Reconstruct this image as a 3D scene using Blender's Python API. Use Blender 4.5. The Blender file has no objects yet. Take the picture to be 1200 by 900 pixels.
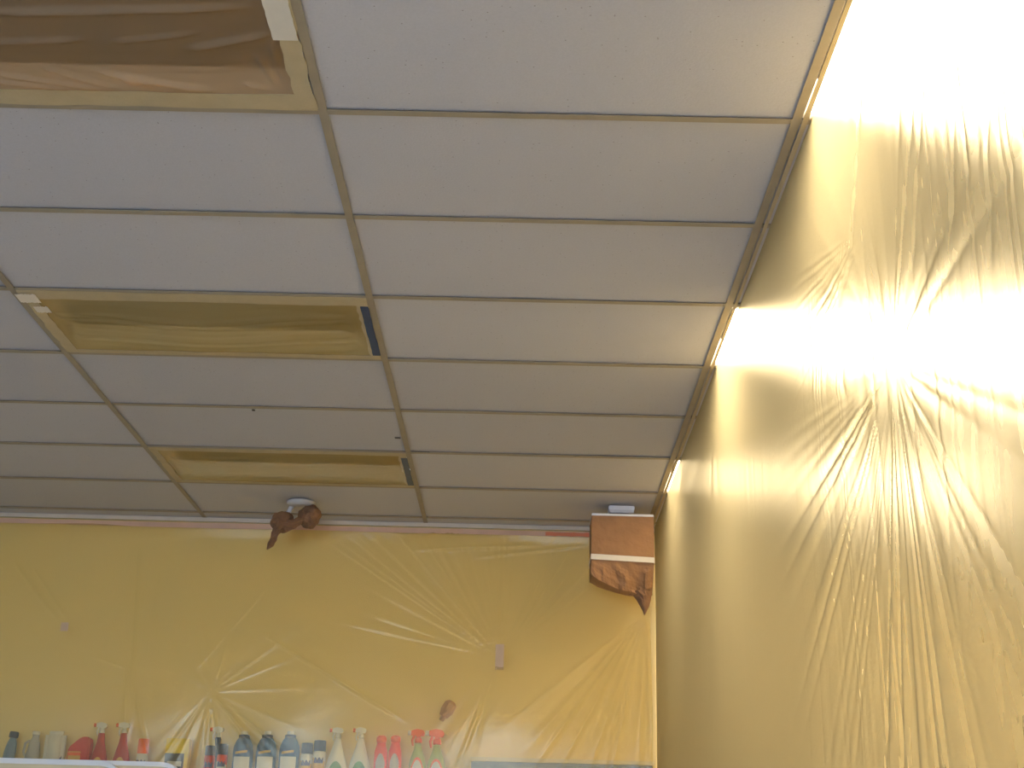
import bpy, bmesh, math, random
import numpy as np
from mathutils import Vector, Matrix, noise as mnoise

# ------------------------------------------------------------------ camera, world, light, exposure
SC = bpy.context.scene
COL = SC.collection
CZ = 3.35                                   # ceiling height above the floor (m)
F_PX, YAW, PITCH, ROLL = 1657.15, -0.0121, 0.3411, 0.0271
CAM = Vector((0.5458, -2.5961, CZ - 1.8726))
_f = Vector((math.sin(YAW) * math.cos(PITCH), math.cos(YAW) * math.cos(PITCH), math.sin(PITCH)))
_r = Vector((math.cos(YAW), -math.sin(YAW), 0))
_u = _r.cross(_f)
_r, _u = math.cos(ROLL) * _r + math.sin(ROLL) * _u, -math.sin(ROLL) * _r + math.cos(ROLL) * _u
cd = bpy.data.cameras.new('camera')
cam = bpy.data.objects.new('camera', cd)
COL.objects.link(cam)
M = Matrix((( _r.x, _u.x, -_f.x), (_r.y, _u.y, -_f.y), (_r.z, _u.z, -_f.z))).to_4x4()
M.translation = CAM
cam.matrix_world = M
cd.sensor_fit = 'HORIZONTAL'
cd.sensor_width = 36.0
cd.lens = F_PX * 36.0 / 1200.0
cd.clip_start = 0.05
SC.camera = cam

SKY_COLOR, SKY_STRENGTH = (0.62, 0.82, 1.24), 17.0
TUBE_COLOR, TUBE_STRENGTH = (1.0, 0.83, 0.60), 21.0
EXPOSURE = 0.30
w = bpy.data.worlds.new('overcast_sky'); SC.world = w; w.use_nodes = True
bg = w.node_tree.nodes['Background']
bg.inputs[0].default_value = (*SKY_COLOR, 1); bg.inputs[1].default_value = SKY_STRENGTH
# daylight enters through the shop window in the wall behind the camera: a portal guides the sky's light
pl = bpy.data.lights.new('window_daylight', 'AREA'); pl.shape = 'RECTANGLE'; pl.size = 3.3; pl.size_y = 2.3
pl.cycles.is_portal = True
po = bpy.data.objects.new('window_daylight', pl); COL.objects.link(po)
po.location = (-0.55, -4.93, 1.75); po.rotation_euler = (math.radians(90), 0, 0)

vs = SC.view_settings
vs.view_transform = 'Standard'; vs.look = 'None'; vs.exposure = EXPOSURE; vs.gamma = 1.0
vs.use_curve_mapping = False
cy = SC.cycles
cy.use_denoising = True
cy.max_bounces = 12; cy.diffuse_bounces = 6; cy.transmission_bounces = 8; cy.transparent_max_bounces = 16
cy.sample_clamp_indirect = 6.0
cy.caustics_reflective = False; cy.caustics_refractive = True
cy.blur_glossy = 0.5

def ray(px, py):
    return _f + _r * ((px - 600) / F_PX) + _u * ((450 - py) / F_PX)
def on(px, py, axis, v):                    # where the sight line of a photo pixel meets a plane of the room
    d = ray(px, py); t = (v - CAM[axis]) / d[axis]
    return CAM + d * t

# ------------------------------------------------------------------ materials
MATS = {}
def nodes_of(name):
    m = bpy.data.materials.new(name); m.use_nodes = True
    nt = m.node_tree; nt.nodes.clear()
    out = nt.nodes.new('ShaderNodeOutputMaterial')
    MATS[name] = m
    return m, nt, out
def N(nt, typ, **kw):
    n = nt.nodes.new(typ)
    for k, v in kw.items():
        if k in n.inputs: n.inputs[k].default_value = v
        else: setattr(n, k, v)
    return n
def principled(name, col, rough=0.6, var=0.06, scale=8.0, bump=0.0, bscale=60.0, metal=0.0, spec=0.5, detail=3.0):
    m, nt, out = nodes_of(name)
    b = N(nt, 'ShaderNodeBsdfPrincipled', Roughness=rough, Metallic=metal)
    b.inputs['Specular IOR Level'].default_value = spec
    tc = N(nt, 'ShaderNodeTexCoord')
    nz = N(nt, 'ShaderNodeTexNoise', Scale=scale, Detail=detail)
    nt.links.new(tc.outputs['Object'], nz.inputs['Vector'])
    mx = N(nt, 'ShaderNodeMix', data_type='RGBA')
    lo = tuple(c * (1 - var) for c in col); hi = tuple(min(1, c * (1 + var)) for c in col)
    mx.inputs[6].default_value = (*lo, 1); mx.inputs[7].default_value = (*hi, 1)
    nt.links.new(nz.outputs['Fac'], mx.inputs[0]); nt.links.new(mx.outputs[2], b.inputs['Base Color'])
    if bump:
        n2 = N(nt, 'ShaderNodeTexNoise', Scale=bscale, Detail=4.0)
        nt.links.new(tc.outputs['Object'], n2.inputs['Vector'])
        bp = N(nt, 'ShaderNodeBump', Strength=bump, Distance=0.01)
        nt.links.new(n2.outputs['Fac'], bp.inputs['Height']); nt.links.new(bp.outputs[0], b.inputs['Normal'])
    nt.links.new(b.outputs[0], out.inputs[0])
    return m

def film(name, clear, blur, scatter, tint, ior=1.16, rough=0.42, gloss=0.06, seed=0.0, bump=0.25, halo=0.0, back=0.45, low=None):
    """thin yellowed masking film: part clear, part blurring, part scattering, a little gloss"""
    m, nt, out = nodes_of(name)
    tc = N(nt, 'ShaderNodeTexCoord')
    mp = N(nt, 'ShaderNodeMapping'); mp.inputs['Location'].default_value = (seed, seed * 2, seed * 3)
    nt.links.new(tc.outputs['Object'], mp.inputs['Vector'])
    nz = N(nt, 'ShaderNodeTexNoise', Scale=26.0, Detail=5.0, Roughness=0.65, Distortion=1.2)
    nt.links.new(mp.outputs[0], nz.inputs['Vector'])
    bp = N(nt, 'ShaderNodeBump', Strength=bump, Distance=0.006)
    nt.links.new(nz.outputs['Fac'], bp.inputs['Height'])
    t4 = (*tint, 1)
    tr = N(nt, 'ShaderNodeBsdfTransparent', Color=tuple(c ** 0.5 for c in tint) + (1,))
    rf = N(nt, 'ShaderNodeBsdfRefraction', Color=tuple(c ** 0.5 for c in tint) + (1,), Roughness=rough, IOR=ior)
    if halo:                                # a second, wider lobe of forward scatter
        r2 = N(nt, 'ShaderNodeBsdfRefraction', Color=tuple(c ** 0.5 for c in tint) + (1,), Roughness=0.62, IOR=1.11)
        rm = N(nt, 'ShaderNodeMixShader'); rm.inputs[0].default_value = halo
        nt.links.new(rf.outputs[0], rm.inputs[1]); nt.links.new(r2.outputs[0], rm.inputs[2]); rf = rm
    tl = N(nt, 'ShaderNodeBsdfTranslucent', Color=t4)
    df = N(nt, 'ShaderNodeBsdfDiffuse', Color=t4)
    gl = N(nt, 'ShaderNodeBsdfAnisotropic', Color=(1, 0.90, 0.68, 1), Roughness=0.32)
    for s in (tl, df, gl): nt.links.new(bp.outputs[0], s.inputs['Normal'])
    a = N(nt, 'ShaderNodeMixShader'); a.inputs[0].default_value = back
    nt.links.new(tl.outputs[0], a.inputs[1]); nt.links.new(df.outputs[0], a.inputs[2])
    b = tr
    if blur:
        b = N(nt, 'ShaderNodeMixShader'); b.inputs[0].default_value = blur / (blur + clear)
        nt.links.new(tr.outputs[0], b.inputs[1]); nt.links.new(rf.outputs[0], b.inputs[2])
    c = N(nt, 'ShaderNodeMixShader'); c.inputs[0].default_value = scatter
    nt.links.new(b.outputs[0], c.inputs[1]); nt.links.new(a.outputs[0], c.inputs[2])
    d = N(nt, 'ShaderNodeMixShader'); d.inputs[0].default_value = gloss
    nt.links.new(c.outputs[0], d.inputs[1]); nt.links.new(gl.outputs[0], d.inputs[2])
    if low:                                 # stretched thin over the bottles: less haze towards the hem
        sx = N(nt, 'ShaderNodeSeparateXYZ'); nt.links.new(tc.outputs['Object'], sx.inputs[0])
        for sh, val in ((c, scatter), (d, gloss)):
            mr = N(nt, 'ShaderNodeMapRange', interpolation_type='SMOOTHSTEP'); mr.inputs['From Min'].default_value = low[0]; mr.inputs['From Max'].default_value = low[1]
            mr.inputs['To Min'].default_value = val * low[2]; mr.inputs['To Max'].default_value = val
            nt.links.new(sx.outputs[2], mr.inputs['Value']); nt.links.new(mr.outputs[0], sh.inputs[0])
    nt.links.new(d.outputs[0], out.inputs[0])
    return m

def tile_material():
    m, nt, out = nodes_of('mineral_tile')
    b = N(nt, 'ShaderNodeBsdfPrincipled', Roughness=0.92)
    b.inputs['Specular IOR Level'].default_value = 0.15
    tc = N(nt, 'ShaderNodeTexCoord'); ob = N(nt, 'ShaderNodeObjectInfo')
    ad = N(nt, 'ShaderNodeVectorMath', operation='ADD')
    sc = N(nt, 'ShaderNodeVectorMath', operation='SCALE'); sc.inputs['Scale'].default_value = 37.0
    cmb = N(nt, 'ShaderNodeCombineXYZ')
    for i in range(3): nt.links.new(ob.outputs['Random'], cmb.inputs[i])
    nt.links.new(cmb.outputs[0], sc.inputs[0])
    nt.links.new(tc.outputs['Object'], ad.inputs[0]); nt.links.new(sc.outputs[0], ad.inputs[1])
    vo = N(nt, 'ShaderNodeTexVoronoi', Scale=55.0)
    nt.links.new(ad.outputs[0], vo.inputs['Vector'])
    n1 = N(nt, 'ShaderNodeTexNoise', Scale=9.0, Detail=2.0); nt.links.new(ad.outputs[0], n1.inputs['Vector'])
    n2 = N(nt, 'ShaderNodeTexNoise', Scale=180.0, Detail=3.0); nt.links.new(ad.outputs[0], n2.inputs['Vector'])
    # pin holes: a small dark dot in some cells
    pin = N(nt, 'ShaderNodeMath', operation='LESS_THAN'); pin.inputs[1].default_value = 0.11
    nt.links.new(vo.outputs['Distance'], pin.inputs[0])
    sep = N(nt, 'ShaderNodeSeparateColor'); nt.links.new(vo.outputs['Color'], sep.inputs[0])
    some = N(nt, 'ShaderNodeMath', operation='GREATER_THAN'); some.inputs[1].default_value = 0.72
    nt.links.new(sep.outputs[0], some.inputs[0])
    hole = N(nt, 'ShaderNodeMath', operation='MULTIPLY'); nt.links.new(pin.outputs[0], hole.inputs[0]); nt.links.new(some.outputs[0], hole.inputs[1])
    mx = N(nt, 'ShaderNodeMix', data_type='RGBA'); mx.inputs[6].default_value = (0.490, 0.480, 0.490, 1); mx.inputs[7].default_value = (0.570, 0.558, 0.570, 1)
    nt.links.new(n2.outputs['Fac'], mx.inputs[0])
    mz = N(nt, 'ShaderNodeMix', data_type='RGBA'); mz.inputs[7].default_value = (0.32, 0.30, 0.29, 1)
    nt.links.new(hole.outputs[0], mz.inputs[0]); nt.links.new(mx.outputs[2], mz.inputs[6])
    # tile to tile tone
    hv = N(nt, 'ShaderNodeHueSaturation'); 
    mr = N(nt, 'ShaderNodeMapRange'); mr.inputs['To Min'].default_value = 0.95; mr.inputs['To Max'].default_value = 1.03
    nt.links.new(ob.outputs['Random'], mr.inputs['Value']); nt.links.new(mr.outputs[0], hv.inputs['Value'])
    nt.links.new(mz.outputs[2], hv.inputs['Color']); nt.links.new(hv.outputs[0], b.inputs['Base Color'])
    hs = N(nt, 'ShaderNodeMath', operation='SUBTRACT'); nt.links.new(n2.outputs['Fac'], hs.inputs[0]); nt.links.new(hole.outputs[0], hs.inputs[1])
    bp = N(nt, 'ShaderNodeBump', Strength=0.35, Distance=0.002)
    nt.links.new(hs.outputs[0], bp.inputs['Height']); nt.links.new(bp.outputs[0], b.inputs['Normal'])
    nt.links.new(b.outputs[0], out.inputs[0])
tile_material()

def emissive(name, col, strength):
    m, nt, out = nodes_of(name)
    e = N(nt, 'ShaderNodeEmission', Color=(*col, 1), Strength=strength)
    nt.links.new(e.outputs[0], out.inputs[0])
emissive('lit_diffuser', TUBE_COLOR, TUBE_STRENGTH)
emissive('dim_diffuser', TUBE_COLOR, TUBE_STRENGTH * 0.45)   # the fixture near the corner is set weaker to shrink its glow

principled('tee', (0.33, 0.275, 0.19), 0.55, 0.14, 14)
principled('tile_edge', (0.10, 0.09, 0.08), 0.9)
principled('cream_wall', (0.88, 0.68, 0.30), 0.8, 0.03, 3)
principled('tan_wall', (0.50, 0.40, 0.24), 0.8, 0.03, 3)
principled('plain_wall', (0.62, 0.62, 0.62), 0.8, 0.03, 3)
principled('floor_vinyl', (0.50, 0.50, 0.50), 0.45, 0.06, 2)
principled('angle_trim', (0.62, 0.54, 0.42), 0.6, 0.08, 10)
principled('housing_white', (0.88, 0.85, 0.78), 0.5)
principled('housing_dark', (0.80, 0.50, 0.34), 0.6)
principled('masking_tape', (0.50, 0.40, 0.23), 0.75, 0.10, 20, 0.2, 120)
principled('tan_tape', (0.55, 0.40, 0.26), 0.75, 0.1, 20)
principled('pale_tape', (0.70, 0.64, 0.52), 0.75, 0.05, 20)
principled('pink_tape', (0.66, 0.42, 0.28), 0.75, 0.16, 9)
principled('red_tape', (0.72, 0.22, 0.10), 0.75, 0.1, 9)
principled('white_tape', (0.80, 0.72, 0.58), 0.7, 0.04, 20)
principled('blue_tape', (0.030, 0.055, 0.115), 0.6, 0.1, 20)
principled('slate_tape', (0.085, 0.105, 0.135), 0.6, 0.1, 20)
principled('kraft_paper', (0.36, 0.18, 0.072), 0.72, 0.16, 14, 0.45, 26)
principled('kraft_dark', (0.235, 0.115, 0.05), 0.72, 0.25, 22, 0.6, 40)
principled('white_plastic', (0.80, 0.80, 0.80), 0.4, 0.02)
principled('aged_plastic', (0.58, 0.54, 0.48), 0.5, 0.03)
principled('grey_metal', (0.62, 0.62, 0.64), 0.4, 0.03)
principled('cream_board', (0.72, 0.60, 0.36), 0.6, 0.04, 6)
principled('board_rim', (0.86, 0.84, 0.78), 0.5, 0.03)
principled('shelf_metal', (0.55, 0.52, 0.46), 0.5, 0.05)
principled('blue_grey_board', (0.20, 0.23, 0.29), 0.6, 0.2, 9)
principled('dark_rubber', (0.05, 0.045, 0.04), 0.7)
principled('window_frame', (0.25, 0.25, 0.26), 0.4, 0.03, metal=0.6)
principled('asphalt', (0.22, 0.22, 0.22), 0.9, 0.1, 4)
for nm, c in dict(navy=(0.020, 0.045, 0.13), blue_liquid=(0.02, 0.10, 0.26), teal=(0.04, 0.17, 0.27), lightblue=(0.16, 0.26, 0.42), white_hdpe=(0.78, 0.76, 0.70),
                  clear_grey=(0.46, 0.44, 0.44), red=(0.62, 0.02, 0.01), deep_red=(0.50, 0.02, 0.01), orange=(1.0, 0.13, 0.0), orange_red=(0.90, 0.06, 0.0), yellow=(0.95, 0.66, 0.0),
                  green=(0.10, 0.28, 0.05), lime=(0.38, 0.44, 0.06), label_white=(0.75, 0.73, 0.70), label_black=(0.05, 0.05, 0.06), label_gold=(0.75, 0.45, 0.10),
                  label_blue=(0.05, 0.07, 0.22), rust=(0.52, 0.29, 0.18)).items():
    principled(nm, c, 0.45, 0.05, 20, spec=0.15)
film('film_curtain', 0.01, 0.99, 0.36, (0.94, 0.82, 0.49), ior=1.065, rough=0.68, halo=0.0, back=0.32, gloss=0.04, bump=0.3)
film('film_back', 1.0, 0.0, 0.22, (0.97, 0.86, 0.52), gloss=0.055, seed=3.1, bump=0.2)
film('film_fixture', 1.0, 0.0, 0.38, (1.0, 0.73, 0.29), gloss=0.05, back=0.75, seed=7.7, bump=0.2)
film('film_fixture_shaded', 1.0, 0.0, 0.30, (1.0, 0.64, 0.34), gloss=0.05, back=0.75, seed=9.7, bump=0.2)  # same film, its tint browned to imitate the dark cavity behind
m, nt, out = nodes_of('clear_glass')
_t = N(nt, 'ShaderNodeBsdfTransparent', Color=(0.95, 0.97, 0.96, 1)); _g = N(nt, 'ShaderNodeBsdfAnisotropic', Roughness=0.02)
_m = N(nt, 'ShaderNodeMixShader'); _m.inputs[0].default_value = 0.06
nt.links.new(_t.outputs[0], _m.inputs[1]); nt.links.new(_g.outputs[0], _m.inputs[2]); nt.links.new(_m.outputs[0], out.inputs[0])

# ------------------------------------------------------------------ mesh helpers
def new_obj(name, me, parent=None, loc=None, rot=None):
    o = bpy.data.objects.new(name, me); COL.objects.link(o)
    if parent is not None: o.parent = parent
    if loc is not None: o.location = loc
    if rot is not None: o.rotation_euler = rot
    return o
def mesh_from(verts, faces, mat, smooth=False, name='mesh'):
    me = bpy.data.meshes.new(name); me.from_pydata([tuple(v) for v in verts], [], faces); me.update()
    for m_ in (mat if isinstance(mat, (list, tuple)) else [mat]): me.materials.append(MATS[m_])
    if smooth: me.polygons.foreach_set('use_smooth', [True] * len(me.polygons))
    return me
def bm_mesh(bm, mat, smooth=False):
    me = bpy.data.meshes.new('mesh'); bm.normal_update(); bm.to_mesh(me); bm.free()
    for m_ in (mat if isinstance(mat, (list, tuple)) else [mat]): me.materials.append(MATS[m_])
    if smooth: me.polygons.foreach_set('use_smooth', [True] * len(me.polygons))
    return me
def box_bm(x0, x1, y0, y1, z0, z1, bev=0.0, seg=2):
    bm = bmesh.new()
    bmesh.ops.create_cube(bm, size=1.0, matrix=Matrix.Translation(((x0 + x1) / 2, (y0 + y1) / 2, (z0 + z1) / 2)) @ Matrix.Diagonal((x1 - x0, y1 - y0, z1 - z0, 1)))
    if bev: bmesh.ops.bevel(bm, geom=list(bm.edges), offset=bev, segments=seg, affect='EDGES')
    return bm
def box(name, mat, x0, x1, y0, y1, z0, z1, parent=None, bev=0.0):
    """box in the parent's frame (world frame if no parent); origin at its centre"""
    c = ((x0 + x1) / 2, (y0 + y1) / 2, (z0 + z1) / 2); d = ((x1 - x0) / 2, (y1 - y0) / 2, (z1 - z0) / 2)
    return new_obj(name, bm_mesh(box_bm(-d[0], d[0], -d[1], d[1], -d[2], d[2], bev), mat), parent, c)
def tag(o, label=None, cat=None, group=None, kind=None):
    if label: o['label'] = label
    if cat: o['category'] = cat
    if group: o['group'] = group
    if kind: o['kind'] = kind
    return o
def empty(name, loc, label=None, cat=None, group=None, kind=None, rz=0.0):
    o = bpy.data.objects.new(name, None); COL.objects.link(o)
    o.location = loc; o.rotation_euler = (0, 0, rz); o.empty_display_size = 0.05
    return tag(o, label, cat, group, kind)
def lathe(prof, n=24, sx=1.0, sy=1.0, cap=True):
    """prof: list of (radius, z); oval with sx, sy"""
    v, f = [], []
    for r_, z in prof:
        for k in range(n):
            a = 2 * math.pi * k / n
            v.append((r_ * math.cos(a) * sx, r_ * math.sin(a) * sy, z))
    for i in range(len(prof) - 1):
        for k in range(n):
            k2 = (k + 1) % n
            f.append((i * n + k, i * n + k2, (i + 1) * n + k2, (i + 1) * n + k))
    if cap:
        f.append(tuple(range(n - 1, -1, -1))); b = (len(prof) - 1) * n; f.append(tuple(range(b, b + n)))
    return v, f
def tube(pts, radii, n=12, twist=0.0, lobes=0, lob=0.0):
    """tapered tube along points, optionally twisted with lobes like wrung paper"""
    pts = [Vector(p) for p in pts]; v, f = [], []
    up = Vector((0, 1, 0.01))
    for i, p in enumerate(pts):
        t = (pts[min(i + 1, len(pts) - 1)] - pts[max(i - 1, 0)]).normalized()
        a = t.cross(up).normalized(); b = t.cross(a).normalized()
        for k in range(n):
            th = 2 * math.pi * k / n
            rr = radii[i] * (1 + lob * math.cos(lobes * (th + twist * i)) if lobes else 1)
            v.append(p + a * (rr * math.cos(th)) + b * (rr * math.sin(th)))
    for i in range(len(pts) - 1):
        for k in range(n):
            k2 = (k + 1) % n
            f.append((i * n + k, i * n + k2, (i + 1) * n + k2, (i + 1) * n + k))
    f.append(tuple(range(n - 1, -1, -1))); b0 = (len(pts) - 1) * n; f.append(tuple(range(b0, b0 + n)))
    return v, f

# ------------------------------------------------------------------ film relief: pleats, fans and creases
def vnoise(t, seed):
    rs = np.random.RandomState(seed); tab = rs.uniform(-1, 1, 4096)
    i = np.floor(t).astype(int); fr = t - i; s = fr * fr * (3 - 2 * fr)
    return tab[i % 4096] * (1 - s) + tab[(i + 1) % 4096] * s
def pleat(t, seed, p=3.0):                  # thin ridges at irregular spacing
    n = vnoise(t, seed); return np.clip(1.08 - np.sqrt(n * n + 0.03), 0, 1) ** p
def sstep(a, b, x):
    s = np.clip((x - a) / (b - a), 0, 1); return s * s * (3 - 2 * s)
def fan(U, V, apex, d0, d1, n_pl, amp, r_in, r_out, seed, p=3.0, soft=0.12):
    """pleats radiating from a pinched point, between directions d0 and d1 (points), counter-clockwise from d0 to d1"""
    du, dv = U - apex[0], V - apex[1]; r = np.hypot(du, dv)
    a0 = math.atan2(d0[1] - apex[1], d0[0] - apex[0]); a1 = math.atan2(d1[1] - apex[1], d1[0] - apex[0])
    span = (a1 - a0) % (2 * math.pi)
    th = (np.arctan2(dv, du) - a0 + math.pi * 0.5 * (2 - span / math.pi)) % (2 * math.pi) - math.pi * 0.5 * (2 - span / math.pi)
    x = th / span
    win = sstep(-soft, soft, x) * (1 - sstep(1 - soft, 1 + soft, x))
    rad = sstep(0, r_in, r) * (1 - sstep(r_out * 0.45, r_out, r))
    fade = 0.45 + 0.55 * (vnoise(x * n_pl * 0.7 + 11.3, seed + 5) * 0.5 + 0.5)
    return amp * (pleat(x * n_pl + 100, seed, p) - 0.4) * win * rad * fade
def crease(U, V, a, b, wd, amp):
    ax, ay = b[0] - a[0], b[1] - a[1]; L = math.hypot(ax, ay); ax /= L; ay /= L
    s = (U - a[0]) * ax + (V - a[1]) * ay; t = (V - a[1]) * ax - (U - a[0]) * ay
    return amp * np.exp(-(t / wd) ** 2) * sstep(0, 0.2 * L, s) * (1 - sstep(0.7 * L, L, s))
def sheet_mesh(us, vs_, height, place, mat):
    U, V = np.meshgrid(us, vs_); H = height(U, V)
    X, Y, Z = place(U, V, H)
    co = np.stack([X, Y, Z], -1).reshape(-1, 3).astype(np.float32)
    nu, nv = len(us), len(vs_)
    idx = np.arange(nu * nv).reshape(nv, nu)
    q = np.stack([idx[:-1, :-1], idx[:-1, 1:], idx[1:, 1:], idx[1:, :-1]], -1).reshape(-1, 4)
    me = bpy.data.meshes.new('mesh')
    me.vertices.add(len(co)); me.vertices.foreach_set('co', co.ravel())
    me.loops.add(q.size); me.loops.foreach_set('vertex_index', q.ravel().astype(np.int32))
    me.polygons.add(len(q)); me.polygons.foreach_set('loop_start', np.arange(0, q.size, 4, dtype=np.int32))
    me.polygons.foreach_set('use_smooth', np.ones(len(q), dtype=bool))
    me.update(calc_edges=True); me.validate()
    me.materials.append(MATS[mat])
    return me
def graded(*segs):                          # (start, stop, step) segments joined
    a = [np.arange(s, e, st) for s, e, st in segs]; return np.concatenate(a + [[segs[-1][1]]])

# ------------------------------------------------------------------ the shell of the shop
A_, B_ = 1.2192, 0.6096                     # ceiling module 4 ft x 2 ft
WB = 5.02                                   # back wall
X_L, X_R, Y_F = -4.88, 4.88, -4.9
tag(box('floor', 'floor_vinyl', X_L - .2, X_R + .2, Y_F - .2, WB + .2, -0.1, 0.0), kind='structure')
tag(box('wall_back', 'cream_wall', X_L - .2, X_R + .2, WB, WB + 0.15, 0, CZ + 0.3), kind='structure')
tag(box('wall_left', 'plain_wall', X_L - 0.15, X_L, Y_F, WB, 0, CZ + 0.3), kind='structure')
tag(box('wall_right', 'tan_wall', X_R, X_R + 0.15, Y_F, WB, 0, CZ + 0.3), kind='structure')
wx0, wx1, wz0, wz1 = -2.2, 1.1, 0.6, 2.9    # shop window in the front wall, behind the camera
def holed_wall():
    bm = bmesh.new()
    for (a, b, c, d) in ((X_L - .15, wx0, 0, CZ + .3), (wx1, X_R + .15, 0, CZ + .3), (wx0, wx1, 0, wz0), (wx0, wx1, wz1, CZ + .3)):
        bmesh.ops.create_cube(bm, size=1.0, matrix=Matrix.Translation(((a + b) / 2, Y_F - 0.075, (c + d) / 2)) @ Matrix.Diagonal((b - a, 0.15, d - c, 1)))
    return bm_mesh(bm, 'plain_wall')
tag(new_obj('wall_front', holed_wall()), kind='structure')
win = empty('window_1', ((wx0 + wx1) / 2, Y_F - 0.075, wz0), kind='structure')
for x in (wx0, (2 * wx0 + wx1) / 3, (wx0 + 2 * wx1) / 3, wx1):
    cx = x - (wx0 + wx1) / 2; cx = max(-(wx1 - wx0) / 2 + .03, min((wx1 - wx0) / 2 - .03, cx))
    box('mullion', 'window_frame', cx - .03, cx + .03, -.05, .05, 0, wz1 - wz0, win)
hw = (wx1 - wx0) / 2
for zz in (0.03, wz1 - wz0 - 0.03): box('window_rail', 'window_frame', -hw, hw, -.045, .045, zz - .03, zz + .03, win)
for k in range(3):
    a = -hw + k * 2 * hw / 3 + .03; box('pane', 'clear_glass', a, a + 2 * hw / 3 - .06, -.004, .004, .06, wz1 - wz0 - .06, win)
tag(box('pavement', 'asphalt', -14, 12, -20, Y_F - 0.4, -0.25, -0.15), kind='structure')

# ------------------------------------------------------------------ suspended ceiling: tiles, runners, cross tees
ceil = empty('ceiling', (0, 0, CZ), kind='structure')
box('ceiling_deck', 'plain_wall', X_L, X_R, Y_F, WB, 0.32, 0.36, ceil)
FL = 0.012                                  # half flange
COLS = range(-4, 4); ROWS = range(-8, 8)
LIT = {(1, 0), (1, 3), (1, 6), (1, -3)}     # burning fixtures beyond the curtain
DARK = {(-1, 0), (-1, 3), (-1, 6)}          # masked fixtures in front of it
tile_me = bm_mesh(box_bm(-A_ / 2 + .004, A_ / 2 - .004, -B_ / 2 + .004, B_ / 2 - .004, 0.0, 0.016, 0.0015, 1), 'mineral_tile')
strip_me = bm_mesh(box_bm(-A_ / 2 + .004, A_ / 2 - .004, 0.006, WB - 8 * B_ - 0.002, 0.0, 0.016, 0.0015, 1), 'mineral_tile')
rnd = random.Random(4)
for c in COLS:
    for r in ROWS:
        if (c, r) in LIT or (c, r) in DARK: continue
        t = new_obj('ceiling_tile', tile_me, ceil, ((c + .5) * A_, (r + .5) * B_, 0.005 + rnd.uniform(0, .002)))
        t.rotation_euler = (rnd.uniform(-.002, .002), rnd.uniform(-.0012, .0012), rnd.uniform(-.0012, .0012))
    new_obj('ceiling_tile', strip_me, ceil, ((c + .5) * A_, 8 * B_, 0.003))
def tee_mesh(L, along_y):
    bm = bmesh.new()
    for (w_, z0, z1) in ((FL, -0.0015, 0.0), (0.0012, 0.0, 0.036)):
        d = (w_ * 2, L, z1 - z0) if along_y else (L, w_ * 2, z1 - z0)
        bmesh.ops.create_cube(bm, size=1.0, matrix=Matrix.Translation((0, 0, (z0 + z1) / 2)) @ Matrix.Diagonal((*d, 1)))
    return bm_mesh(bm, 'tee')
run_me = tee_mesh(WB - Y_F, True); cross_me = tee_mesh(A_ - 2 * FL, False)
for c in range(-3, 4): new_obj('main_runner', run_me, ceil, (c * A_, (WB + Y_F) / 2, 0))
for c in COLS:
    for r in range(-7, 9): new_obj('cross_tee', cross_me, ceil, ((c + .5) * A_, r * B_, 0))
box('wall_angle', 'angle_trim', X_L, X_R, WB - 0.028, WB, -0.022, 0.0, ceil)
# chipped tile edges: dark gaps left along a few tees
for (px, py, L) in ((493, 530.5, .08), (466, 513.5, .025), (297, 481, .012)):
    p = on(px, py, 2, CZ); box('chipped_edge', 'tile_edge', p.x - L / 2, p.x + L / 2, p.y - .007, p.y + .007, -0.0006, 0.003, ceil)

# ------------------------------------------------------------------ masked ceiling fixtures
def strip(name, mat, parent, x0, x1, y0, y1, z0, z1, seed=0, jit=0.004):
    """a length of tape with slightly uneven edges"""
    n = 16; rs = random.Random(seed); v = []; f = []
    long_x = (x1 - x0) > (y1 - y0)
    for i in range(n + 1):
        t = i / n; a = rs.uniform(-jit, jit); b = rs.uniform(-jit, jit)
        if long_x: e = [(x0 + (x1 - x0) * t, y0 + a), (x0 + (x1 - x0) * t, y1 + b)]
        else: e = [(x0 + a, y0 + (y1 - y0) * t), (x1 + b, y0 + (y1 - y0) * t)]
        for (x, y) in e:
            v.append((x, y, z0)); v.append((x, y, z1))
    for i in range(n):
        a = i * 4; b = a + 4
        f += [(a, b, b + 2, a + 2), (a + 1, a + 3, b + 3, b + 1), (a, a + 1, b + 1, b), (a + 2, b + 2, b + 3, a + 3)]
    f += [(0, 2, 3, 1), (n * 4, n * 4 + 1, n * 4 + 3, n * 4 + 2)]
    me = mesh_from(v, f, mat); 
    bm = bmesh.new(); bm.from_mesh(me); bmesh.ops.recalc_face_normals(bm, faces=bm.faces); bm.to_mesh(me); bm.free()
    return new_obj(name, me, parent)
def housing(parent, inner, top, lit=False):
    """open box recessed above the grid: four sides and a top plate"""
    x, y, d = A_ / 2 - .014, B_ / 2 - .014, 0.10
    bm = bmesh.new()
    def q(a, b, c, e, m_):
        vs4 = [bm.verts.new(p) for p in (a, b, c, e)]; fc = bm.faces.new(vs4); fc.material_index = m_
    x2, y2 = x - .03, y - .03
    for s in (1, -1):
        q((-x, s * y, .002), (x, s * y, .002), (x2, s * y2, d), (-x2, s * y2, d), 0)
        q((s * x, -y, .002), (s * x, y, .002), (s * x2, y2, d), (s * x2, -y2, d), 0)
    q((-x2, -y2, d), (x2, -y2, d), (x2, y2, d), (-x2, y2, d), 1)
    # outer flange
    for s in (1, -1):
        q((-x, s * y, .002), (x, s * y, .002), (x, s * (y - .02), .0005), (-x, s * (y - .02), .0005), 0)
    bmesh.ops.solidify(bm, geom=list(bm.faces), thickness=0.0015)
    return new_obj('housing', bm_mesh(bm, [inner, top]), parent)
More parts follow.
